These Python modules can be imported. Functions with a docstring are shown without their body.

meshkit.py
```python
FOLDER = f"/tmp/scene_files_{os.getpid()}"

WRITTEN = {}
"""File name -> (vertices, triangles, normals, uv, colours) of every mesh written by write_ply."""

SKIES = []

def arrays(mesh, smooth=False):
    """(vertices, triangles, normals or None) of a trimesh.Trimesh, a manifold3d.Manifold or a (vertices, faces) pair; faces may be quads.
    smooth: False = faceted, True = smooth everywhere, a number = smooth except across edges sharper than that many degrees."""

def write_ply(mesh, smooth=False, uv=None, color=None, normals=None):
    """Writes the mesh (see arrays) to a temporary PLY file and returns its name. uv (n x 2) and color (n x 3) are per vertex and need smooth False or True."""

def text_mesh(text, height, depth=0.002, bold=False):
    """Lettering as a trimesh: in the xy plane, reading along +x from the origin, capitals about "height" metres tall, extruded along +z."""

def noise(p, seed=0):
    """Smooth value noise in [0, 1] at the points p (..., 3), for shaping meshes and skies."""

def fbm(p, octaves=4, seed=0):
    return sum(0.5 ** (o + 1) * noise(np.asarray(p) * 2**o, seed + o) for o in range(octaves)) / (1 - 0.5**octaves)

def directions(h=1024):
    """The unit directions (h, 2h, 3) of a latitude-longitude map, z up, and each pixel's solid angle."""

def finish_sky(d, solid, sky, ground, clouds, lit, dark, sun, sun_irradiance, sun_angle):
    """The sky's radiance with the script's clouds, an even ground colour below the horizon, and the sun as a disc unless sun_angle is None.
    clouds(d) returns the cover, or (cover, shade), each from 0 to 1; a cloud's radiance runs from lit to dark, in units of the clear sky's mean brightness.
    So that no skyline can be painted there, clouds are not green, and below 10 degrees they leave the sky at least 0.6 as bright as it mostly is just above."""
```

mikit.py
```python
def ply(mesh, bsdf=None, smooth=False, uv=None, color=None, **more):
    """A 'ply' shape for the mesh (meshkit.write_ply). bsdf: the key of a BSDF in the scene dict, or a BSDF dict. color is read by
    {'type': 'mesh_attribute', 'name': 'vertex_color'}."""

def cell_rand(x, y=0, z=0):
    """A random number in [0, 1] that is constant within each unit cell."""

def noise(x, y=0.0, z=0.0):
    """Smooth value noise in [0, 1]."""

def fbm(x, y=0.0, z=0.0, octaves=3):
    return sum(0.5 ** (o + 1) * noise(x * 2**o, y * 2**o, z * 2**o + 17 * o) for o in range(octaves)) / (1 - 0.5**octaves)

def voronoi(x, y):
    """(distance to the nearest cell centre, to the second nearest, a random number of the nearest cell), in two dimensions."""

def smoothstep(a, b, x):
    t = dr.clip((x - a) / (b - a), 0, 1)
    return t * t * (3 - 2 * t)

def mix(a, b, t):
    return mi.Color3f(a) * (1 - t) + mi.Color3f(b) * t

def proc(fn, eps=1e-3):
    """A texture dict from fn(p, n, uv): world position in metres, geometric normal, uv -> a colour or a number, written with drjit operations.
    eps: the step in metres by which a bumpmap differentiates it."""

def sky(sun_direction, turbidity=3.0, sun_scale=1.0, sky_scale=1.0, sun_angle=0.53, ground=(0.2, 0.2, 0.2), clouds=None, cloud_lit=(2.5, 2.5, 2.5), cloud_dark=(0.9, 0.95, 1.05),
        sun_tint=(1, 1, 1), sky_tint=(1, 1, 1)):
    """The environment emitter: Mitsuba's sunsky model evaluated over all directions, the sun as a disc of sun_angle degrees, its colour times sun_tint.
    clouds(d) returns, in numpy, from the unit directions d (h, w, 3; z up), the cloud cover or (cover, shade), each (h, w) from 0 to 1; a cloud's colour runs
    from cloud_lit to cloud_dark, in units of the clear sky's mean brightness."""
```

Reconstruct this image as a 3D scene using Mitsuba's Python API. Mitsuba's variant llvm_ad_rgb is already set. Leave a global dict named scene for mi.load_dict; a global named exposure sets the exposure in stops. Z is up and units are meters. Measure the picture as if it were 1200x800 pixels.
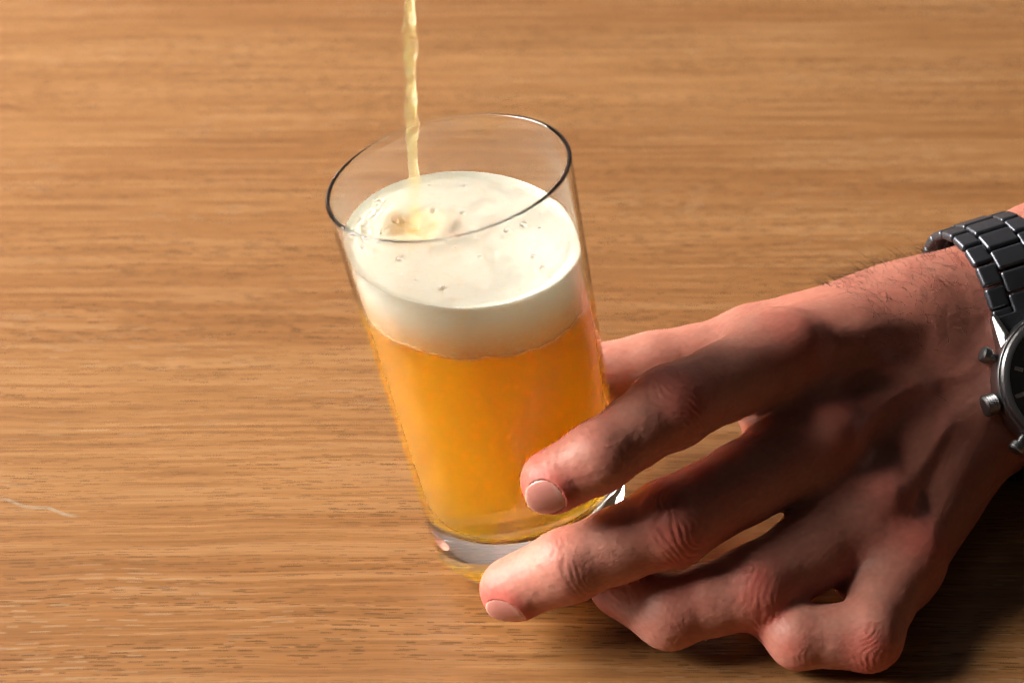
import math
import numpy as np
import drjit as dr
import mitsuba as mi
import trimesh
import mikit, meshkit
from mikit import proc, noise, fbm, smoothstep, mix, cell_rand

scene, labels = {}, {}
T = mi.ScalarTransform4f
RNG = np.random.default_rng(7)

# ------------------------------------------------------------------ camera, light, exposure
PITCH, FPX = 0.6693, 2690.0
CAM = np.array([-.0055, -.4745, .4482])
CD = np.array([0, math.cos(PITCH), -math.sin(PITCH)])
scene['camera'] = dict(type='thinlens', fov=2 * math.degrees(math.atan(600 / FPX)), fov_axis='x',
                       to_world=T().look_at(origin=CAM.tolist(), target=(CAM + CD).tolist(), up=[0, 0, 1]),
                       aperture_radius=.0030, focus_distance=.630, near_clip=.01, far_clip=20.0)
exposure = 4.93


def softbox(name, pos, target, w, h, rad):
    scene[name] = dict(type='rectangle', to_world=T().look_at(origin=pos, target=target, up=[0, 0, 1]) @ T().scale([w / 2, h / 2, 1]),
                       bsdf=dict(type='diffuse', reflectance=dict(type='rgb', value=[.6, .6, .6])),
                       emitter=dict(type='area', radiance=dict(type='rgb', value=rad)))


softbox('softbox_lamp', [-1.60, .30, .97], [0.03, 0.0, .04], 1.42, .90, [1.34, 1.27, 1.14])
labels['softbox_lamp'] = dict(label='bright rectangular studio softbox lighting the table from the far left', category='lamp', kind='structure')
scene['room_light'] = dict(type='constant', radiance=dict(type='rgb', value=[.0010, .00088, .00078]))

# ------------------------------------------------------------------ helpers


def ref(k): return k


def unit(v):
    v = np.asarray(v, float)
    return v / np.linalg.norm(v)


def add(key, mesh, bsdf, smooth=30, **more):
    scene[key] = mikit.ply(mesh, bsdf, smooth=smooth, **more)


def rbox(sx, sy, sz, c=.2, seg=1):
    """box with chamfered / rounded edges: hull of small spheres"""
    import manifold3d as m3
    s = m3.Manifold.sphere(c, 12 if seg else 8)
    pts = [s.translate([x * (sx / 2 - c), y * (sy / 2 - c), z * (sz / 2 - c)]) for x in (-1, 1) for y in (-1, 1) for z in (-1, 1)]
    m = m3.Manifold.batch_hull(pts).to_mesh()
    return trimesh.Trimesh(m.vert_properties[:, :3], m.tri_verts, process=False)


def grid_faces(rows, cols, wrap=True):
    i, j = np.meshgrid(np.arange(rows - 1), np.arange(cols if wrap else cols - 1), indexing='ij')
    j2 = (j + 1) % cols
    a, b, c, d = i * cols + j, i * cols + j2, (i + 1) * cols + j2, (i + 1) * cols + j
    return np.stack([a, b, c, d], -1).reshape(-1, 4)


def tri(q):
    q = np.asarray(q)
    return np.vstack([q[:, [0, 1, 2]], q[:, [0, 2, 3]]])


def revolve(prof, n=96):
    """closed-by-axis revolve of (r, h) profile in local coordinates"""
    th = np.arange(n) * 2 * np.pi / n
    prof = np.asarray(prof, float)
    v = np.stack([prof[:, :1] * np.cos(th), prof[:, :1] * np.sin(th), np.repeat(prof[:, 1:2], n, 1)], -1).reshape(-1, 3)
    return v, tri(grid_faces(len(prof), n))


# unseen wall added behind the table so the thick glass base reflects something
scene['mat_added_wall'] = dict(type='diffuse', reflectance=dict(type='rgb', value=[.36, .30, .29]))
wl = trimesh.creation.box((4.2, .1, 2.6))
wl.apply_translation([.2, 1.75, .5])
scene['wall'] = mikit.ply(wl, 'mat_added_wall')
labels['wall'] = dict(label='plain dull mauve wall added out of view far behind the table for the glass base to reflect', category='wall', kind='structure')

# ------------------------------------------------------------------ materials: table


def dashes(x, y, row, cell, seed):
    """short dark pores lying along the grain: at most one per cell of each row"""
    r = dr.floor(y / row)
    fy = y / row - r
    xs = x / cell + 7.3 * cell_rand(r, seed, 1)
    c = dr.floor(xs)
    fx = xs - c
    u1, u2, u3, u4 = (cell_rand(c, r, seed + k) for k in (11, 12, 13, 14))
    half = .14 + .34 * u1
    mid = .5 + (u2 - .5) * (1 - 2 * half)
    wy = .13 + .17 * u3
    my = .5 + (u4 - .5) * .5
    on = cell_rand(c, r, seed + 15)
    return smoothstep(1.0, .55, dr.abs(fx - mid) / half) * smoothstep(1.0, .45, dr.abs(fy - my) / wy) * smoothstep(.30, .75, on)


def wood_grain(p):
    x = p.x
    y = p.y + (fbm(p.x * 4, p.y * 7, 3.0) - .5) * .008 + (noise(p.x * 50, p.y * 70, 8.0) - .5) * .0010
    streak = fbm(x * 20, y * 700, 7.0, 3)
    fine = noise(x * 80, y * 2200, 2.0)
    gate = .35 + .65 * smoothstep(.25, .65, fbm(x * 9, y * 90, 11.0, 2))
    pore = dr.maximum(dashes(x, y, .00150, .011, 20), .8 * dashes(x, y + .0007, .00115, .007, 60))
    return x, y, streak, fine, pore * gate


def wood_color(p, n, uv):
    x, y, streak, fine, pore = wood_grain(p)
    broad = fbm(x * 2.5 + 5, y * 26, 1.0, 3)
    c = mix([.248, .118, .043], [.210, .092, .031], smoothstep(.3, .7, broad))
    c = mix(c, [.290, .152, .066], .50 * smoothstep(.50, .76, streak))
    c = mix(c, [.160, .067, .022], .55 * smoothstep(.50, .22, streak))
    c *= .92 + .16 * fine
    c = mix(c, [.085, .036, .014], .72 * pore)
    # pale ray flecks
    fl = dashes(x + .02, y + .0011, .0019, .012, 90) * smoothstep(.45, .7, noise(x * 17, y * 60, 4.0))
    c = mix(c, [.33, .235, .15], .28 * fl)
    # one pale scratch
    sx = p.x + .1425
    sy = p.y - .0150 + .28 * sx - .0006 * dr.sin(sx * 500)
    sc = smoothstep(.0010, .0003, dr.abs(sy)) * smoothstep(.0145, .008, dr.abs(sx)) * (.3 + .7 * noise(p.x * 900, p.y * 900, 1.0))
    return mix(c, [.29, .28, .23], .45 * sc)


def wood_bump(p, n, uv):
    x, y, streak, fine, pore = wood_grain(p)
    return .5 * fine + .6 * streak - 1.1 * pore


scene['mat_wood'] = dict(type='bumpmap', scale=.00009, nested_texture=proc(wood_bump, 1.5e-4),
                         nested_bsdf=dict(type='principled', base_color=proc(wood_color), roughness=.42, specular=.35))
scene['mat_wood_edge'] = dict(type='principled', base_color=proc(wood_color), roughness=.5, specular=.3)

tb = rbox(1.5, .95, .028, .003)
tb.apply_translation([.05, .08, -.014])
add('wooden_table', tb, 'mat_wood', smooth=20)
labels['wooden_table'] = dict(label='oak wood table top with horizontal grain under the beer glass', category='table')

# ------------------------------------------------------------------ glass
TILT, TAZ, GH, RB, RT = .2104, 2.7108, .1156, .0278, .0320
AX = np.array([math.sin(TILT) * math.cos(TAZ), math.sin(TILT) * math.sin(TAZ), math.cos(TILT)])
E1 = unit(np.cross([0, 1, 0], AX))
E2 = np.cross(AX, E1)
GB = np.array([0, 0, RB * math.sin(TILT) + .0002])
NT = 180
TH = np.arange(NT) * 2 * np.pi / NT
DIRS = np.cos(TH)[:, None] * E1 + np.sin(TH)[:, None] * E2
ZF, ZB = .1007, .0848          # foam top, beer top (world heights)
FLOOR_H = .0145
scene['beer_medium'] = dict(type='homogeneous', scale=100.0, sigma_t=dict(type='rgb', value=[.54, .68, 1.0]),
                            albedo=dict(type='rgb', value=[.998, .645, .04]), phase=dict(type='hg', g=.15))
scene['mat_glass'] = dict(type='dielectric', int_ior=1.5, ext_ior=1.0)
scene['mat_beer'] = dict(type='dielectric', int_ior=1.345, ext_ior=1.5)


def to_world(v):
    v = np.asarray(v)
    return GB + v[:, :1] * E1 + v[:, 1:2] * E2 + v[:, 2:] * AX


def rout(h): return RB + (RT - RB) * h / GH


def wall_t(h): return .0022 - .0011 * np.clip(h / GH, 0, 1)


def rin(h): return rout(h) - wall_t(h)


def level_h(z, off=0.0):
    """height along the axis where the inner wall (inset by off) crosses world height z, per theta"""
    h = np.full(NT, .09)
    for _ in range(30):
        zz = GB[2] + AX[2] * h + (rin(h) - off) * DIRS[:, 2]
        h = h - (zz - z) / AX[2]
    return h


def arc(c, r, a0, a1, n):
    t = np.radians(np.linspace(a0, a1, n))
    return [(c[0] + r * math.cos(q), c[1] + r * math.sin(q)) for q in t]


def wall_rows(h0, h1, rows):
    """rows of points on the inner wall from h0(theta) to h1(theta)"""
    out = []
    for s in np.linspace(0, 1, rows):
        h = h0 + (h1 - h0) * s
        out.append(np.stack([rin(h) * np.cos(TH), rin(h) * np.sin(TH), h], -1))
    return out


def prof_rows(prof):
    return [np.stack([r * np.cos(TH), r * np.sin(TH), np.full(NT, h)], -1) for r, h in prof]


HB = level_h(ZB) + (meshkit.fbm(np.stack([np.cos(TH) * 9, np.sin(TH) * 9, TH * 0], -1), 2, 31) - .5) * .0014
# outside of the glass: underside centre -> foot -> wall -> rim lip -> inner wall down to the beer line
er = .0035
outer = [(1e-5, .0016), (.012, .0014), (.019, .0009), (.0225, .0001)] + arc((RB - er + .0002, er), er, -88, -2, 9)
outer += [(rout(h), h) for h in np.linspace(er + .001, GH - .0012, 24)]
lip_r = .0009
lip_c = (RT - lip_r, GH - lip_r)
outer += arc((RT - wall_t(GH) / 2, GH - .0008), wall_t(GH) / 2 * 1.10, -10, 190, 14)
rows = prof_rows(outer) + wall_rows(np.full(NT, GH - .0012), HB, 14)
gv = to_world(np.vstack(rows))
gf = tri(grid_faces(len(rows), NT))
GLASS = trimesh.Trimesh(gv, gf, process=False)
add('beer_glass', GLASS, 'mat_glass', smooth=40)
labels['beer_glass'] = dict(label='clear straight-sided glass tumbler with thick base, tilted and held by the hand', category='glass')

# beer: glass / liquid boundary, closed above by the foam
fr = .006
ri0 = rin(FLOOR_H + fr)
bprof = [(1e-5, FLOOR_H), (.008, FLOOR_H), (.015, FLOOR_H)] + arc((ri0 - fr, FLOOR_H + fr), fr, -85, 0, 9)
rows = prof_rows(bprof) + wall_rows(np.full(NT, FLOOR_H + fr + .0005), HB, 24)
bv = to_world(np.vstack(rows))
bf = tri(grid_faces(len(rows), NT))[:, ::1]
BEER = trimesh.Trimesh(bv, bf, process=False)
add('beer', BEER, 'mat_beer', smooth=40, interior=dict(type='ref', id='beer_medium'))
labels['beer'] = dict(label='hazy golden orange beer filling the tilted glass below its white foam', category='beer')

# foam
HF = level_h(ZF, .00015)
LAND = np.array([-.0308, .0140])      # where the stream lands (x, y)


def foam_col(p, n, uv):
    w = smoothstep(.0135, .0, p.z - ZB) * (.75 + .25 * fbm(p.x * 900, p.y * 900, p.z * 500, 2))  # amber for wet foam near the beer, with beer glow painted in
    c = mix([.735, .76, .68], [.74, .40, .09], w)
    b = smoothstep(.62, .85, noise(p.x * 1100, p.y * 1100, p.z * 1100))
    c = mix(c, [.74, .67, .50], .3 * b)
    s = smoothstep(.012, .002, dr.sqrt(dr.square(p.x - float(LAND[0]) ) + dr.square(p.y - float(LAND[1]))))
    return mix(c, [.76, .54, .22], .85 * s * (.4 + .6 * noise(p.x * 500, p.y * 500, 3.0)))


def foam_bump(p, n, uv):
    return fbm(p.x * 1300, p.y * 1300, p.z * 1300, 2) + .25 * noise(p.x * 700, p.y * 700, p.z * 700)


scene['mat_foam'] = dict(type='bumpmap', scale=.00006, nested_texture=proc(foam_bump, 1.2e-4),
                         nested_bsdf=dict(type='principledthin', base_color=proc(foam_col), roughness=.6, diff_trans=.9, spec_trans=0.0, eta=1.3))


FOAM_BUB = []
_c = level_h(ZF)
_ctr = to_world(np.stack([rin(_c) * np.cos(TH), rin(_c) * np.sin(TH), _c], -1)).mean(0)
for i in range(46):
    a, q, r = RNG.uniform(0, 2 * np.pi), .027 * math.sqrt(RNG.uniform(0, 1)), RNG.uniform(.0004, .0009)
    if i < 22:      # froth gathered by the left wall
        a, q, r = RNG.normal(2.85, .22), RNG.uniform(.0245, .0283), RNG.uniform(.0005, .0012)
    FOAM_BUB.append((_ctr[0] + q * math.cos(a), _ctr[1] + q * math.sin(a), r))


def foam_mesh():
    rows, under = [], []
    # bottom: centre -> wall (beer side)
    wall_b = to_world(np.stack([rin(HB) * np.cos(TH), rin(HB) * np.sin(TH), HB], -1))
    cb = wall_b.mean(0)
    for s in (.0005, .3, .6, .85, 1.0):
        under.append(cb + (wall_b - cb) * s)
    rows.append(wall_b)
    for k, s in enumerate(np.linspace(.04, 1, 14)):
        h = HB + (HF - HB) * s
        r = rin(h) - .00015
        rows.append(to_world(np.stack([r * np.cos(TH), r * np.sin(TH), h], -1)))
    wall_t_ = rows[-1]
    ct = wall_t_.mean(0)
    for s in list(1 - np.array([.012, .03, .06])) + list(np.linspace(.92, .0005, 84)):
        p = ct + (wall_t_ - ct) * s
        q = np.stack([p[:, 0] * 220, p[:, 1] * 220, p[:, 0] * 0], -1)
        q2 = np.stack([p[:, 0] * 700, p[:, 1] * 700, p[:, 0] * 0], -1)
        dz = (meshkit.fbm(q, 2, 4) - .5) * .0005 + (meshkit.noise(q2, 9) - .5) * .00012
        dl = np.linalg.norm(p[:, :2] - LAND, axis=1)
        dz += -.0016 * np.exp(-(dl / .0050) ** 2) + .0006 * np.exp(-((dl - .0085) / .003) ** 2)
        for bx, by, br in FOAM_BUB:
            db = np.hypot(p[:, 0] - bx, p[:, 1] - by)
            dz += -br * .75 * np.exp(-(db / (br * .75)) ** 2) + br * .18 * np.exp(-((db - br * 1.25) / (br * .4)) ** 2)
        edge = np.clip((1 - s) / .07, 0, 1)
        dz = dz * edge - .0009 * edge
        p = p.copy()
        p[:, 2] += dz
        rows.append(p)
    return [trimesh.Trimesh(np.vstack(r), tri(grid_faces(len(r), NT)), process=False) for r in (rows, under)]


FOAM, UNDER = foam_mesh()
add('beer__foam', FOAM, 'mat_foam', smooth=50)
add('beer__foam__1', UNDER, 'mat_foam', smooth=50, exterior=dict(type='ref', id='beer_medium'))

def ball(sub):
    m = trimesh.creation.icosphere(subdivisions=sub)
    return np.array(m.vertices), np.array(m.faces)


def balls(items, sub):
    v0, f0 = ball(sub)
    return trimesh.Trimesh(np.vstack([np.array(c) + r * v0 for c, r in items]), np.vstack([f0 + len(v0) * i for i in range(len(items))]), process=False)


scene['mat_film'] = dict(type='thindielectric', int_ior=1.33)
add('beer__foam_bubble', balls([((x, y, ZF - .0009 + r * .12), r) for x, y, r in FOAM_BUB], 3), 'mat_film', smooth=True)
scene['mat_bubble'] = dict(type='dielectric', int_ior=1.0, ext_ior=1.345)
bub = []
while len(bub) < 1500:
    h, a, q = RNG.uniform(FLOOR_H + .004, .082), RNG.uniform(0, 2 * np.pi), RNG.uniform(.15, 1) ** .2
    r = RNG.uniform(.00009, .00020)
    pt = to_world([[(rin(h) - .0016) * q * math.cos(a), (rin(h) - .0016) * q * math.sin(a), h]])[0]
    if pt[2] < ZB - .001:
        bub.append((pt, r))
add('beer__bubbles', balls(bub, 1), 'mat_bubble', smooth=True)
labels['beer__bubbles'] = dict(label='tiny gas bubbles rising through the golden beer', kind='stuff')
labels['beer__foam_bubble'] = dict(label='larger clear bubbles at the edge and on top of the foam', kind='stuff')

# ------------------------------------------------------------------ pouring stream
scene['stream_medium'] = dict(type='homogeneous', sigma_t=190.0, albedo=dict(type='rgb', value=[.997, .94, .52]), phase=dict(type='hg', g=.6))
scene['mat_stream'] = dict(type='dielectric', int_ior=1.34, ext_ior=1.0)
ns, nc = 260, 40
s = np.linspace(0, 1, ns)
top = .30
zz = ZF - .004 + (top - ZF + .004) * s
wob = np.stack([meshkit.noise(np.stack([zz * 60, zz * 0, zz * 0], -1), 3) - .5, meshkit.noise(np.stack([zz * 60, zz * 0 + 7, zz * 0], -1), 5) - .5], -1) * .0003
cen = np.stack([LAND[0] + wob[:, 0] + 0 * s, LAND[1] + wob[:, 1] + .012 * s, zz], -1)
ang = np.arange(nc) * 2 * np.pi / nc
rad0 = .00128 + .00025 * s
verts = []
for i in range(ns):
    tw = zz[i] * 130
    r = rad0[i] * (1 + .26 * np.cos(2 * ang + 2.2 * tw) + .20 * np.cos(3 * ang - 4.2 * tw + 1))
    r = r * (1 + .16 * (meshkit.noise(np.stack([np.cos(ang) * 1.3 + 5, np.sin(ang) * 1.3 + 5, np.full(nc, zz[i] * 330)], -1), 8) - .5))
    verts.append(np.stack([cen[i, 0] + r * np.cos(ang), cen[i, 1] + r * np.sin(ang), np.full(nc, zz[i])], -1))
V = np.vstack(verts)
F = tri(grid_faces(ns, nc))
V = np.vstack([V, cen[:1], cen[-1:]])
j = np.arange(nc)
F = np.vstack([F, np.stack([(j + 1) % nc, j, j * 0 + ns * nc], -1), np.stack([(ns - 1) * nc + j, (ns - 1) * nc + (j + 1) % nc, j * 0 + ns * nc + 1], -1)])
add('beer_stream', trimesh.Trimesh(V, F, process=False), 'mat_stream', smooth=True, interior=dict(type='ref', id='stream_medium'))
labels['beer_stream'] = dict(label='thin twisting stream of pale beer pouring straight down into the glass', category='beer stream')

# ------------------------------------------------------------------ hand (millimetres, then metres)


class Field:
    def __init__(self, lo, hi, step):
        self.lo, self.step = np.array(lo, float), step
        self.n = np.ceil((np.array(hi) - self.lo) / step).astype(int) + 1
        self.f = np.full(self.n, 40.0, np.float32)

    def sub(self, lo, hi):
        a = np.clip(np.floor((np.array(lo) - self.lo) / self.step).astype(int), 0, self.n)
        b = np.clip(np.ceil((np.array(hi) - self.lo) / self.step).astype(int) + 1, 0, self.n)
        sl = tuple(slice(x, y) for x, y in zip(a, b))
        g = np.meshgrid(*[self.lo[k] + self.step * np.arange(a[k], b[k]) for k in range(3)], indexing='ij')
        return sl, np.stack(g, -1).astype(np.float32)

    def blend(self, sl, d, k):
        f = self.f[sl]
        h = np.clip(k - np.abs(f - d), 0, None) / k
        self.f[sl] = np.minimum(f, d) - h * h * k * .25

    def cone(self, a, b, ra, rb, k=5.0, flat=None):
        """round cone; flat=(axis direction, factor): squash along that direction"""
        a, b = np.array(a, float), np.array(b, float)
        R = max(ra, rb) + k + 3
        sl, P = self.sub(np.minimum(a, b) - R, np.maximum(a, b) + R)
        if P.size == 0:
            return
        ba = b - a
        L = np.linalg.norm(ba)
        t = np.clip(((P - a) @ (ba / L)) / L, 0, 1)
        q = P - a - t[..., None] * ba
        if flat is not None:
            ax, fac = flat
            q = q + (q @ ax)[..., None] * ax * (1 / fac - 1)
        d = np.linalg.norm(q, axis=-1) - (ra + (rb - ra) * t)
        self.blend(sl, d.astype(np.float32), k)

    def mesh(self):
        f, n = self.f, self.n
        ins = f < 0
        idx = np.full(n - 1, -1, int)
        cs = [(i, j, k) for i in (0, 1) for j in (0, 1) for k in (0, 1)]
        cnt = sum(ins[i:n[0] - 1 + i, j:n[1] - 1 + j, k:n[2] - 1 + k].astype(int) for i, j, k in cs)
        cells = np.argwhere((cnt > 0) & (cnt < 8))
        idx[tuple(cells.T)] = np.arange(len(cells))
        acc, num = np.zeros((len(cells), 3)), np.zeros(len(cells))
        for c0 in cs:
            for ax in range(3):
                if c0[ax]:
                    continue
                c1 = list(c0)
                c1[ax] = 1
                v0 = f[tuple((cells + c0).T)]
                v1 = f[tuple((cells + c1).T)]
                m = (v0 < 0) != (v1 < 0)
                t = np.where(m, v0 / np.where(m, v0 - v1, 1), 0)
                p = np.array(c0, float) + t[:, None] * (np.array(c1) - np.array(c0))
                acc[m] += p[m]
                num[m] += 1
        V = self.lo + self.step * (cells + acc / num[:, None])
        quads = []
        for ax in range(3):
            o1, o2 = (ax + 1) % 3, (ax + 2) % 3
            sl0 = [slice(None)] * 3
            sl1 = [slice(None)] * 3
            sl0[ax], sl1[ax] = slice(0, -1), slice(1, None)
            a, b = ins[tuple(sl0)], ins[tuple(sl1)]
            for flip, e in ((False, np.argwhere(a & ~b)), (True, np.argwhere(~a & b))):
                e = e[(e[:, o1] > 0) & (e[:, o2] > 0) & (e[:, o1] < n[o1] - 1) & (e[:, o2] < n[o2] - 1)]
                d1, d2 = np.eye(3, dtype=int)[o1], np.eye(3, dtype=int)[o2]
                q = [idx[tuple((e - x).T)] for x in (d1 * 0, d1, d1 + d2, d2)]
                q = np.stack(q if not flip else q[::-1], -1)
                quads.append(q)
        Q = np.vstack(quads)
        return V, Q[(Q >= 0).all(1)]


def catmull(pts, n):
    pts = np.array(pts, float)
    p = np.vstack([2 * pts[0] - pts[1], pts, 2 * pts[-1] - pts[-2]])
    out = []
    for i in range(1, len(p) - 2):
        for t in np.linspace(0, 1, n, endpoint=False):
            out.append(.5 * (2 * p[i] + (p[i + 1] - p[i - 1]) * t + (2 * p[i - 1] - 5 * p[i] + 4 * p[i + 1] - p[i + 2]) * t ** 2 + (3 * p[i] - p[i - 1] - 3 * p[i + 1] + p[i + 2]) * t ** 3))
    out.append(p[-2])
    return np.array(out)


CR, CU = np.array([1.0, 0, 0]), np.cross([1.0, 0, 0], CD)
# forearm frame: FV towards the elbow, FW towards the thumb side, FN out of the back of the wrist
FW = unit(.9 * CU - .40 * CR + .05 * CD)
FV = unit(.90 * CR + .40 * CU + .25 * CD)
FV = unit(FV - FW * (FV @ FW))
FN = np.cross(FV, FW)
W = np.array([130.0, 46.0, 29.5])
HN = unit([.52, -.31, .80])          # back of the hand
M = {2: (67, 19, 52), 3: (77, 3, 34), 4: (91, -11, 20), 5: (100, -22, 14)}
P = {2: (36, -12.5, 60.5), 3: (36, -29, 34.5), 4: (59.5, -35, 17), 5: (88.5, -46, 10)}
D = {2: (17.0, -29.0, 58), 3: (9.2, -37, 27), 4: (36.5, -40, 12.5), 5: (70.5, -46.5, 10.0)}
TIP = {2: (5.0, -31.5, 51.5), 3: (-5.5, -35.6, 17), 4: (24, -29, 11.5), 5: (60, -31, 10)}
M, P, D, TIP = [{k: np.array(v, float) for k, v in q.items()} for q in (M, P, D, TIP)]
RAD = {2: (11.6, 10.7, 9.1, 8.4), 3: (12.0, 11.3, 9.7, 8.7), 4: (11.6, 10.9, 9.5, 8.5), 5: (10.4, 9.1, 8.4, 7.5)}
THUMB = [np.array(q, float) for q in ((108, 50, 38), (66, 50, 30), (36, 44.5, 28), (9, 40.5, 27))]

field = Field((-22, -66, -2), (222, 128, 92), 1.0)
carp = {2: W + FW * 13 - FV * 4, 3: W + FW * 4 - FV * 6, 4: W - FW * 5 - FV * 6, 5: W - FW * 13 - FV * 4}
# forearm
for s0, s1 in ((0, 30), (30, 60), (60, 110)):
    for o in (-16, -5, 5, 16):
        r0, r1 = [17.5 + .05 * max(s_ - 20, 0) for s_ in (s0, s1)]
        field.cone(W + FV * s0 + FW * o * (1 + s0 / 260), W + FV * s1 + FW * o * (1 + s1 / 260), r0 * (.95 if abs(o) > 9 else 1.02), r1 * (.95 if abs(o) > 9 else 1.02), 6)
for k in (2, 3, 4, 5):
    field.cone(carp[k] - HN * 1, M[k] - HN * 3, 15.5, 12.5 if k < 5 else 11.5, 10)
    field.cone(carp[k] - HN * 10, M[k] - HN * 10, 14, 10, 10)
for k in (2, 3, 4):
    field.cone(M[k] - HN * 4, M[k + 1] - HN * 4, 11, 11 if k < 4 else 9.5, 8)
# thenar mass, first web and heel of the hand
field.cone(THUMB[0], THUMB[1], 17, 13.5, 10)
field.cone(W + FW * 16 - FV * 8 - FN * 4, THUMB[0], 15, 16, 10)
field.cone(THUMB[0] * .4 + THUMB[1] * .6, M[2] * .85 + carp[2] * .15 - HN * 5, 8, 9, 12)
field.cone(THUMB[0] * .75 + THUMB[1] * .25, M[2] * .6 + carp[2] * .4 - HN * 5, 10, 10, 12)
field.cone(W - FW * 14 - FV * 8 - FN * 5, M[5] - HN * 6 + unit(carp[5] - M[5]) * 10, 14, 9.0, 8)
field.cone((68, 46, 27), (80, 12, 24), 10, 11, 10)
# thumb
field.cone(THUMB[1], THUMB[2], 11.5, 10.0, 5)
field.cone(THUMB[2], THUMB[3], 10.3, 8.2, 3)
# fingers
for k in (2, 3, 4, 5):
    r = RAD[k]
    mid = (M[k] + P[k]) / 2
    field.cone(M[k], mid, r[0] + 1.0, r[1] - .45, 5)
    field.cone(mid, P[k], r[1] - .45, r[1] + .3, 3)
    mid = (P[k] + D[k]) / 2
    field.cone(P[k], mid, r[1] + .3, (r[1] + r[2]) / 2 - .75, 2.5)
    field.cone(mid, D[k], (r[1] + r[2]) / 2 - .75, r[2], 2.5)
    field.cone(D[k], TIP[k], r[2], r[3], 2.5)
hv, hq = field.mesh()
hand = trimesh.Trimesh(hv, tri(hq), process=False)
trimesh.smoothing.filter_taubin(hand, .5, .53, 8)
hand = hand.subdivide()
trimesh.smoothing.filter_taubin(hand, .5, .53, 4)
hv = np.array(hand.vertices)
hn = np.array(hand.vertex_normals)


def seg_t(Pts, a, b):
    ba = b - a
    return ((Pts - a) @ ba) / (ba @ ba), np.linalg.norm(Pts - a - np.clip(((Pts - a) @ ba) / (ba @ ba), 0, 1)[:, None] * ba, axis=1)


disp = np.zeros(len(hv))
NAIL = {}
for k, upv, off, L, Wd in ((2, (-.12, -.93, .16), .6, 10.6, 10.4), (3, (-.12, -.90, -.18), -.3, 11.0, 10.8)):
    axis = unit(TIP[k] - D[k])
    up = np.array(upv) - axis * (axis @ np.array(upv))
    up = unit(unit(up) + .30 * axis)
    axis = unit(axis - up * (axis @ up))
    NAIL[k] = (TIP[k] + axis * off - up * .5, axis, np.cross(axis, up), up, L, Wd)


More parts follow.
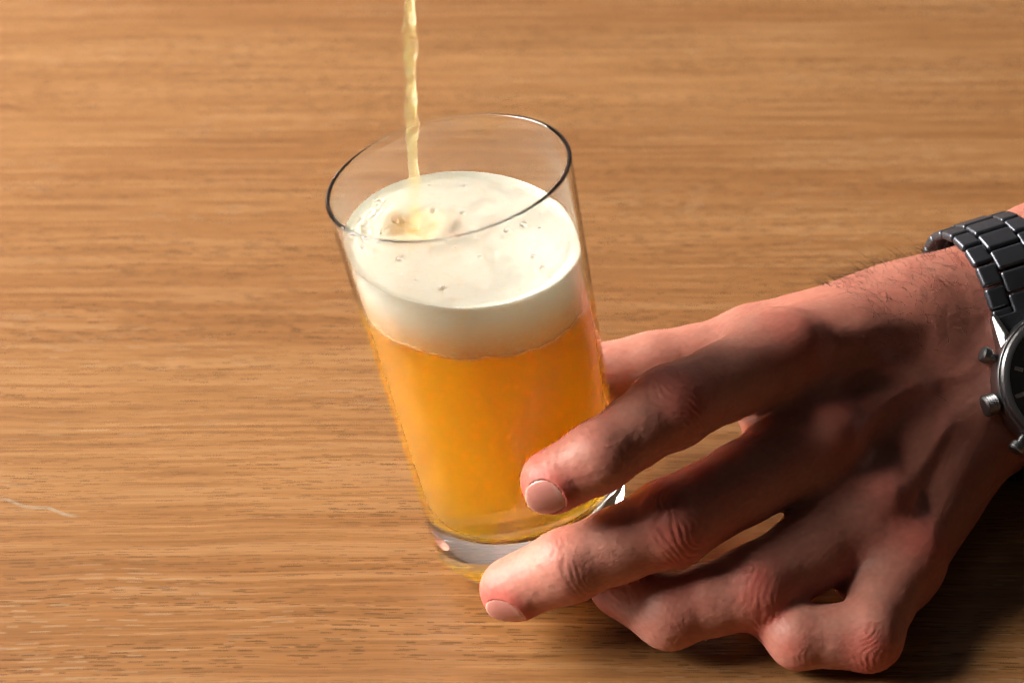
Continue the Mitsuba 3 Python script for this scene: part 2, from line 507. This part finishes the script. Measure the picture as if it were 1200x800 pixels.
def nail_z(k, x, y):
    r = RAD[k][3] + .35
    return np.sqrt(np.clip(r * r - y * y, 1, None)) - .018 * np.clip(x, 0, None) ** 2 * 1.4 - .004 * x * x


red = np.zeros(len(hv))


def gs(d, s): return np.exp(-(d / s) ** 2)


# dorsal direction of each finger joint
DORS = {}
for k in (2, 3, 4, 5):
    ax = unit(D[k] - P[k])
    pl = np.cross(unit(P[k] - M[k]), ax)
    dd = unit(P[k] - M[k]) - ax
    dd = dd - ax * (dd @ ax)
    DORS[k] = unit(dd) if np.linalg.norm(dd) > .12 else HN
    # knuckle wrinkles at PIP, finer ones at DIP
    for J, rr, amp, per, red_a in ((P[k], 11.5, .20, 1.9, .8), (D[k], 7.5, .11, 1.6, .35)):
        rel = hv - J
        t = rel @ ax
        dist = np.linalg.norm(rel, axis=1)
        dorsal = np.clip(hn @ DORS[k] * 1.6 - .1, 0, 1)
        side = rel @ np.cross(ax, DORS[k])
        wv = meshkit.noise(np.stack([side * .22, t * .2, t * 0 + k], -1), 3) * 4.5
        disp += -amp * (.5 if k > 3 else .85) * (.25 + 1.5 * meshkit.noise(np.stack([side * .35, t * .5, t * 0 + 9 * k], -1), 6)) * dorsal * gs(dist - RAD[k][1], rr * .55) * gs(t, rr * .5) * np.clip(np.sin((t + wv + .06 * side ** 2) * 2 * np.pi / per), -.2, 1)
        red += red_a * dorsal * gs(t, rr * .75) * gs(dist, rr * 1.5)
for k in (2, 3, 4, 5):
    c = M[k] + HN * 9
    dd = np.linalg.norm(hv - c, axis=1)
    red += .45 * gs(dd, 10)
    disp += 1.9 * gs(dd, 8.5) * np.clip(hn @ HN, 0, 1)
    # extensor tendon ridge
    t, dl = seg_t(hv, M[k] + HN * 10, carp[k] * .45 + carp[3] * .55 + HN * 15)
    disp += .8 * gs(dl, 5.0) * gs(np.clip(t - .35, -9, 9), .42)
    # valleys between the metacarpals
    if k < 5:
        a, b = (M[k] + M[k + 1]) / 2 + HN * 8, (carp[k] + carp[k + 1]) / 2 + HN * 12
        t, dl = seg_t(hv, a, a * .4 + b * .6)
        disp -= 1.9 * gs(dl, 6.0)
# veins over the back of the hand
for pts in ([(70, 30, 60), (84, 24, 55), (98, 22, 50), (112, 18, 46)], [(92, 2, 44), (102, 12, 46), (112, 18, 46), (126, 24, 46)], [(84, 12, 50), (90, 18, 52), (98, 22, 50)], [(104, -12, 32), (112, -2, 36), (118, 8, 40)]):
    cv = catmull(pts, 8)
    for a, b in zip(cv[:-1], cv[1:]):
        pass
    from scipy.spatial import cKDTree
    # follow the skin: distance measured along the plane of the back of the hand
    h2 = hv - (hv @ HN)[:, None] * HN
    c2 = cv - (cv @ HN)[:, None] * HN
    dd, _ = cKDTree(catmull(c2, 6)).query(h2)
    disp += .45 * gs(dd, 2.2) * np.clip(hn @ HN * 2 - .6, 0, 1)
for k in (2, 3, 4, 5):
    red += .5 * gs(np.linalg.norm(hv - TIP[k], axis=1), 11)
# nail beds and the folds of skin round them
for k in (2, 3):
    o, axis, side, up, L, Wd = NAIL[k]
    rl_ = hv - o
    x, y, z = rl_ @ axis, rl_ @ side, rl_ @ up
    q = np.sqrt((x / (L / 2)) ** 2 + (y / (Wd / 2)) ** 2 + 1e-9)
    q = np.maximum(q, 1e-3)
    # squircle distance
    q = ((np.abs(x) / (L / 2)) ** 2.2 + (np.abs(y) / (Wd / 2)) ** 2.2) ** (1 / 2.2)
    on = (z > 2) & (np.linalg.norm(rl_, axis=1) < 14)
    zt = nail_z(k, x, y)
    inside = on & (q < 1.0)
    disp[inside] = 0
    hv[inside] += up * np.clip(zt[inside] - .35 - z[inside], -2.5, 2.5)[:, None]
    fall = np.clip((1.75 - q) / .65, 0, 1) ** 1.5 * on * (q >= 1) * np.clip((3.5 - x) / 2.5, 0, 1)
    hv += up * (fall * np.clip(zt + .22 - z, -.5, 2.2))[:, None]
    red += .4 * on * gs(q - 1.2, .3)
# soft lumps and skin relief
disp += (meshkit.fbm(hv * .11, 2, 11) - .5) * .45 + (meshkit.fbm(hv * .6, 2, 12) - .5) * .20
hv = hv + hn * disp[:, None]
# keep the skin off the glass and off the table
gw = hv / 1000 - GB
hh = gw @ AX
rad = gw - hh[:, None] * AX
rl = np.linalg.norm(rad, axis=1)
pen = rout(np.clip(hh, 0, GH)) + .00015 - rl
m = (pen > 0) & (hh > -.002) & (hh < GH)
hv[m] += (rad[m] / rl[m, None]) * pen[m, None] * 1000
hv[:, 2] = np.maximum(hv[:, 2], .25)
mott = meshkit.fbm(hv * .22, 3, 21)
fine = meshkit.fbm(hv * 1.1, 2, 22)
red = np.clip(red + .26 + (mott - .5) * .45, 0, 1)[:, None]
SK0, SK1 = np.array([.395, .190, .142]), np.array([.37, .073, .055])
dorsum_shade = np.clip((hv - np.array([62., -20, 30])) @ unit([.75, .62, 0]) / 55, 0, 1)[:, None]     # shade on the back of the hand and wrist, painted into the skin colour
hc = (SK0 * (1 - red) + SK1 * red) * (.86 + .28 * fine[:, None]) * (1 - dorsum_shade * np.array([.28, .37, .39]))
HAND = trimesh.Trimesh(hv / 1000, hand.faces, process=False)


def skin_bump(p, n, uv):
    return fbm(p.x * 1700, p.y * 1700, p.z * 1700, 2)


scene['mat_skin'] = dict(type='bumpmap', scale=.00008, nested_texture=proc(skin_bump, 1.5e-4),
                         nested_bsdf=dict(type='principled', base_color=dict(type='mesh_attribute', name='vertex_color'), roughness=.52, specular=.34, flatness=.5))
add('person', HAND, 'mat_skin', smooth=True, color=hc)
labels['person'] = dict(label="person's left hand and wrist gripping the tilted glass from the right", category='person')

# ------------------------------------------------------------------ nails
scene['mat_nail'] = dict(type='principled', base_color=dict(type='mesh_attribute', name='vertex_color'), roughness=.28, specular=.5, flatness=.4, clearcoat=.4, clearcoat_gloss=.9)


def nail(key, k):
    """curved nail plate sitting in its fold on the back of the finger end"""
    o, axis, side, up, L, Wd = NAIL[k]
    nu, nv = 41, 31
    u, v = np.meshgrid(np.linspace(-1, 1, nu), np.linspace(-1, 1, nv), indexing='ij')
    # round (squircle) outline
    x = u * np.sqrt(1 - .50 * v ** 2) * L / 2
    y = v * np.sqrt(1 - .44 * u ** 2) * Wd / 2
    z = nail_z(k, x, y) + .09 - .16 * (np.maximum(np.abs(u), np.abs(v))) ** 6
    pt = (o + axis * x[..., None] + side * y[..., None] + up * z[..., None]).reshape(-1, 3)
    lower = pt - up * .6
    q = grid_faces(nu, nv, wrap=False)
    n0 = len(pt)
    e = np.array([i * nv for i in range(nu)] + [(nu - 1) * nv + j for j in range(1, nv)] + [i * nv + nv - 1 for i in range(nu - 2, -1, -1)] + list(range(nv - 2, 0, -1)))
    e2 = np.roll(e, -1)
    f = np.vstack([tri(q), tri(q)[:, ::-1] + n0, tri(np.stack([e, e2, e2 + n0, e + n0], -1))])
    uu = u.reshape(-1) - .12 * (1 - v.reshape(-1) ** 2)
    free = np.clip((uu - .70) / .12, 0, 1)[:, None]
    lun = np.clip((-.62 - u.reshape(-1) - .3 * v.reshape(-1) ** 2) / .15, 0, 1)[:, None]
    c = np.array([.38, .150, .125]) * (1 - free) + np.array([.42, .24, .20]) * free
    c = c * (1 - .5 * lun) + np.array([.46, .26, .22]) * .5 * lun
    m = trimesh.Trimesh(np.vstack([pt, lower]) / 1000, f, process=False)
    if m.volume < 0:
        m.invert()
    add(key, m, 'mat_nail', smooth=True, color=np.vstack([c, c]))


for i, k in enumerate((2, 3)):
    nail('person__fingernail' + ('' if i == 0 else f'_{i:03d}'), k)

# ------------------------------------------------------------------ hair on the wrist
tree = cKDTree(hv)
rr = np.random.default_rng(5)
pxy = (hv / 1000 - CAM)
pxz = pxy @ CD
PX = 600 + FPX * (pxy @ CR) / pxz
rel = hv - W
tv, tw, tn = rel @ FV, rel @ FW, rel @ FN
wgt = ((tv > -34) & (tv < 4) & (tn > -6)) * np.clip((tw - 4) / 22, .04, 1) ** 1.6
hn2 = HAND.vertex_normals
pick = rr.choice(len(hv), 430, replace=False, p=wgt / wgt.sum())
HV, HF, at = [], [], 0
for i in pick:
    L = rr.uniform(3, 7.5)
    d = unit(hn2[i] * .55 - FV * rr.uniform(.1, .5) + FW * .35 + rr.normal(0, .28, 3))
    bend = unit(-hn2[i] * .5 - FV * .6 + rr.normal(0, .3, 3))
    tt = np.linspace(0, 1, 6)
    c = hv[i] - hn2[i] * .3 + L * (d * tt[:, None] + .45 * bend * tt[:, None] ** 2)
    r = .055 * (1 - .8 * tt)
    a1 = unit(np.cross(d, [.3, .5, .8]))
    b1 = np.cross(d, a1)
    an = np.arange(4) * np.pi / 2
    HV.append((c[:, None] + r[:, None, None] * (np.cos(an)[None, :, None] * a1 + np.sin(an)[None, :, None] * b1)).reshape(-1, 3))
    HF.append(tri(grid_faces(6, 4)) + at)
    at += 24
scene['mat_hair'] = dict(type='principled', base_color=dict(type='rgb', value=[.035, .020, .013]), roughness=.4, specular=.4)
add('person__arm_hair', trimesh.Trimesh(np.vstack(HV) / 1000, np.vstack(HF), process=False), 'mat_hair', smooth=True)
labels['person__arm_hair'] = dict(label='fine dark hair on the wrist beside the watch bracelet', kind='stuff')

# ------------------------------------------------------------------ wristwatch
scene['mat_link'] = dict(type='principled', base_color=dict(type='rgb', value=[.095, .10, .12]), metallic=.9, roughness=.42, specular=.5)
scene['mat_steel'] = dict(type='principled', base_color=dict(type='rgb', value=[.42, .42, .44]), metallic=1.0, roughness=.26)
scene['mat_knob'] = dict(type='principled', base_color=dict(type='rgb', value=[.20, .20, .21]), metallic=1.0, roughness=.38)
scene['mat_dial'] = dict(type='principled', base_color=dict(type='rgb', value=[.016, .016, .018]), roughness=.4, specular=.4)
scene['mat_marker'] = dict(type='principled', base_color=dict(type='rgb', value=[.55, .55, .53]), metallic=.7, roughness=.3)
scene['mat_crystal'] = dict(type='thindielectric', int_ior=1.5)
WA, WB = 11.0, -14.2               # watch centre: along the forearm, across the wrist
CW = W + FV * WA
_t = math.radians(6.0)         # the watch sits a little askew on the wrist
WV, WW = FV * math.cos(_t) - FW * math.sin(_t), FW * math.cos(_t) + FV * math.sin(_t)
R0, HALF = 17.9, 17.0             # wrist section: two half circles and flat sides


def stadium(sarc, off):
    """point and frame at arc length sarc on the stadium (skin + off), from w = 0 on the back of the wrist towards the thumb side"""
    r = R0 + off
    per = 4 * HALF + 2 * math.pi * r
    sarc %= per
    if sarc < HALF:
        return CW + WW * sarc + FN * r, WW, FN
    sarc -= HALF
    if sarc < math.pi * r:
        a = sarc / r
        nrm = FN * math.cos(a) + WW * math.sin(a)
        return CW + WW * HALF + nrm * r, WW * math.cos(a) - FN * math.sin(a), nrm
    sarc -= math.pi * r
    if sarc < 2 * HALF:
        return CW + WW * (HALF - sarc) - FN * r, -WW, -FN
    sarc -= 2 * HALF
    if sarc < math.pi * r:
        a = sarc / r
        nrm = -FN * math.cos(a) - WW * math.sin(a)
        return CW - WW * HALF + nrm * r, -WW * math.cos(a) + FN * math.sin(a), nrm
    sarc -= math.pi * r
    return CW - WW * (HALF - sarc) + FN * r, WW, FN


def place(mesh, org, ex, ey, ez):
    m = mesh.copy()
    m.vertices = (np.array(org) + m.vertices @ np.array([ex, ey, ez])) / 1000
    return m


PITCHL = 6.6
LINKC, LINKO = rbox(10.4, PITCHL - .4, 3.0, .9), rbox(6.0, PITCHL - .4, 2.6, .9)
OFF = 1.9
per = 4 * HALF + 2 * math.pi * (R0 + OFF)
s0, s1 = WB + 21.5, per + WB - 21.5
nrow = int((s1 - s0) / PITCHL)
cnt = 0


def numbered(base):
    k, key = 0, base
    while key in scene:
        k += 1
        key = f'{base}_{k:03d}'
    return key


for i in range(nrow):
    for c, mesh in ((0, LINKC), (-8.35, LINKO), (8.35, LINKO)):
        sp = s0 + PITCHL * (i + .5 + (.5 if c else 0))
        if sp > s1:
            continue
        p, tg, nr = stadium(sp, OFF)
        add(numbered('wristwatch__bracelet_link'), place(mesh, p + WV * c + nr * (.15 if c == 0 else 0), WV, tg, nr), 'mat_link', smooth=35)
for c in (-8.35, 8.35):
    p, tg, nr = stadium(s0 + PITCHL * .25, OFF)
    add(numbered('wristwatch__bracelet_link'), place(rbox(6.0, PITCHL * .5 - .3, 2.6, .7), p + WV * c, WV, tg, nr), 'mat_link', smooth=35)
CC = CW + WW * WB + FN * (R0 + 1.2)


def lathe(prof, n=72, org=None, ex=WV, ey=WW, ez=FN):
    v, f = revolve(prof, n)
    return place(trimesh.Trimesh(v, f, process=False), CC if org is None else org, ex, ey, ez)


add('wristwatch__case', lathe([(.01, 0), (17, 0), (19, .6), (19.9, 1.6), (20.1, 3), (20.1, 6.2), (19.7, 7.0), (19.3, 7.2), (17.5, 7.2), (17.2, 6.6), (.01, 6.6)]), 'mat_steel', smooth=30)
add('wristwatch__bezel', lathe([(16.9, 7.25), (19.2, 7.25), (19.3, 7.6), (18.9, 8.5), (17.9, 9.1), (17.3, 9.1), (17.0, 8.7), (16.9, 7.25)]), 'mat_steel', smooth=35)
add('wristwatch__dial', lathe([(.01, 6.62), (16.85, 6.62), (16.85, 6.9), (16.4, 6.9), (.01, 6.9)]), 'mat_dial', smooth=20)
cr = trimesh.Trimesh(*revolve([(.01, 8.95), (10, 8.9), (16.95, 8.7)], 64), process=False)
add('wristwatch__crystal', place(cr, CC, WV, WW, FN), 'mat_crystal', smooth=True)
for k in range(12):
    a = k * math.pi / 6
    e = WW * math.cos(a) + WV * math.sin(a)
    add(numbered('wristwatch__hour_marker'), place(rbox(1.1, 2.6 if k % 3 else 3.6, .5, .12), CC + e * 14 + FN * 7.15, np.cross(e, FN), e, FN), 'mat_marker', smooth=30)
import manifold3d as m3


def hull(pts):
    m = m3.Manifold.batch_hull([m3.Manifold.sphere(r, 16).translate(list(map(float, p))) for p, r in pts]).to_mesh()
    return trimesh.Trimesh(m.vert_properties[:, :3] / 1000, m.tri_verts, process=False)


for sw in (1, -1):
    for sv in (-1, 1):
        b = CC + WV * sv * 11.5
        add(numbered('wristwatch__lug'), hull([(b + WW * sw * 12 + FN * 5.4 + WV * sv * 2, 1.2), (b + WW * sw * 12 + FN * 1.6 + WV * sv * 2, 1.0), (b + WW * sw * 17 + FN * 4.8, 1.3), (b + WW * sw * 22.5 + FN * 1.9, 1.1), (b + WW * sw * 22.5 + FN * .4, .8), (b + WW * sw * 14 + FN * 1.5, 1.0),
                                       (b + WW * sw * 12 + FN * 5.4 - WV * sv * 1.2, 1.0), (b + WW * sw * 20 + FN * 1.4 - WV * sv * .8, .9)]), 'mat_steel', smooth=35)
    p, tg, nr = stadium((WB + 20.2) if sw > 0 else per + WB - 20.2, OFF)
    add(numbered('wristwatch__end_link'), place(rbox(22.6, 5.2, 3.2, .6), p + nr * .1, WV, tg, nr), 'mat_link', smooth=35)


def side_knob(key, ang, parts):
    e = -WV * math.cos(ang) + WW * math.sin(ang)
    t = np.cross(FN, e)
    prof = []
    for r, h in parts:
        prof.append((r, h))
    v, f = revolve(prof, 28)
    add(key, place(trimesh.Trimesh(v, f, process=False), CC + FN * 4.0, t, np.cross(e, t), e), 'mat_knob', smooth=25)


crown = [(.01, 18), (1.6, 18), (1.6, 20.6)] + [(2.9 + (.22 if i % 2 else 0), 20.7 + .35 * i) for i in range(10)] + [(2.4, 24.4), (.01, 24.6)]
side_knob('wristwatch__crown', 0.0, crown)
push = [(.01, 18), (1.35, 18), (1.35, 22), (2.2, 22.05), (2.35, 22.5), (2.35, 24), (2.0, 24.5), (.01, 24.6)]
side_knob('wristwatch__pusher', math.radians(36), push)
side_knob('wristwatch__pusher_001', math.radians(-36), push)
labels['wristwatch'] = dict(label='dark steel wristwatch with link bracelet and push buttons on the wrist at the right edge', category='wristwatch')
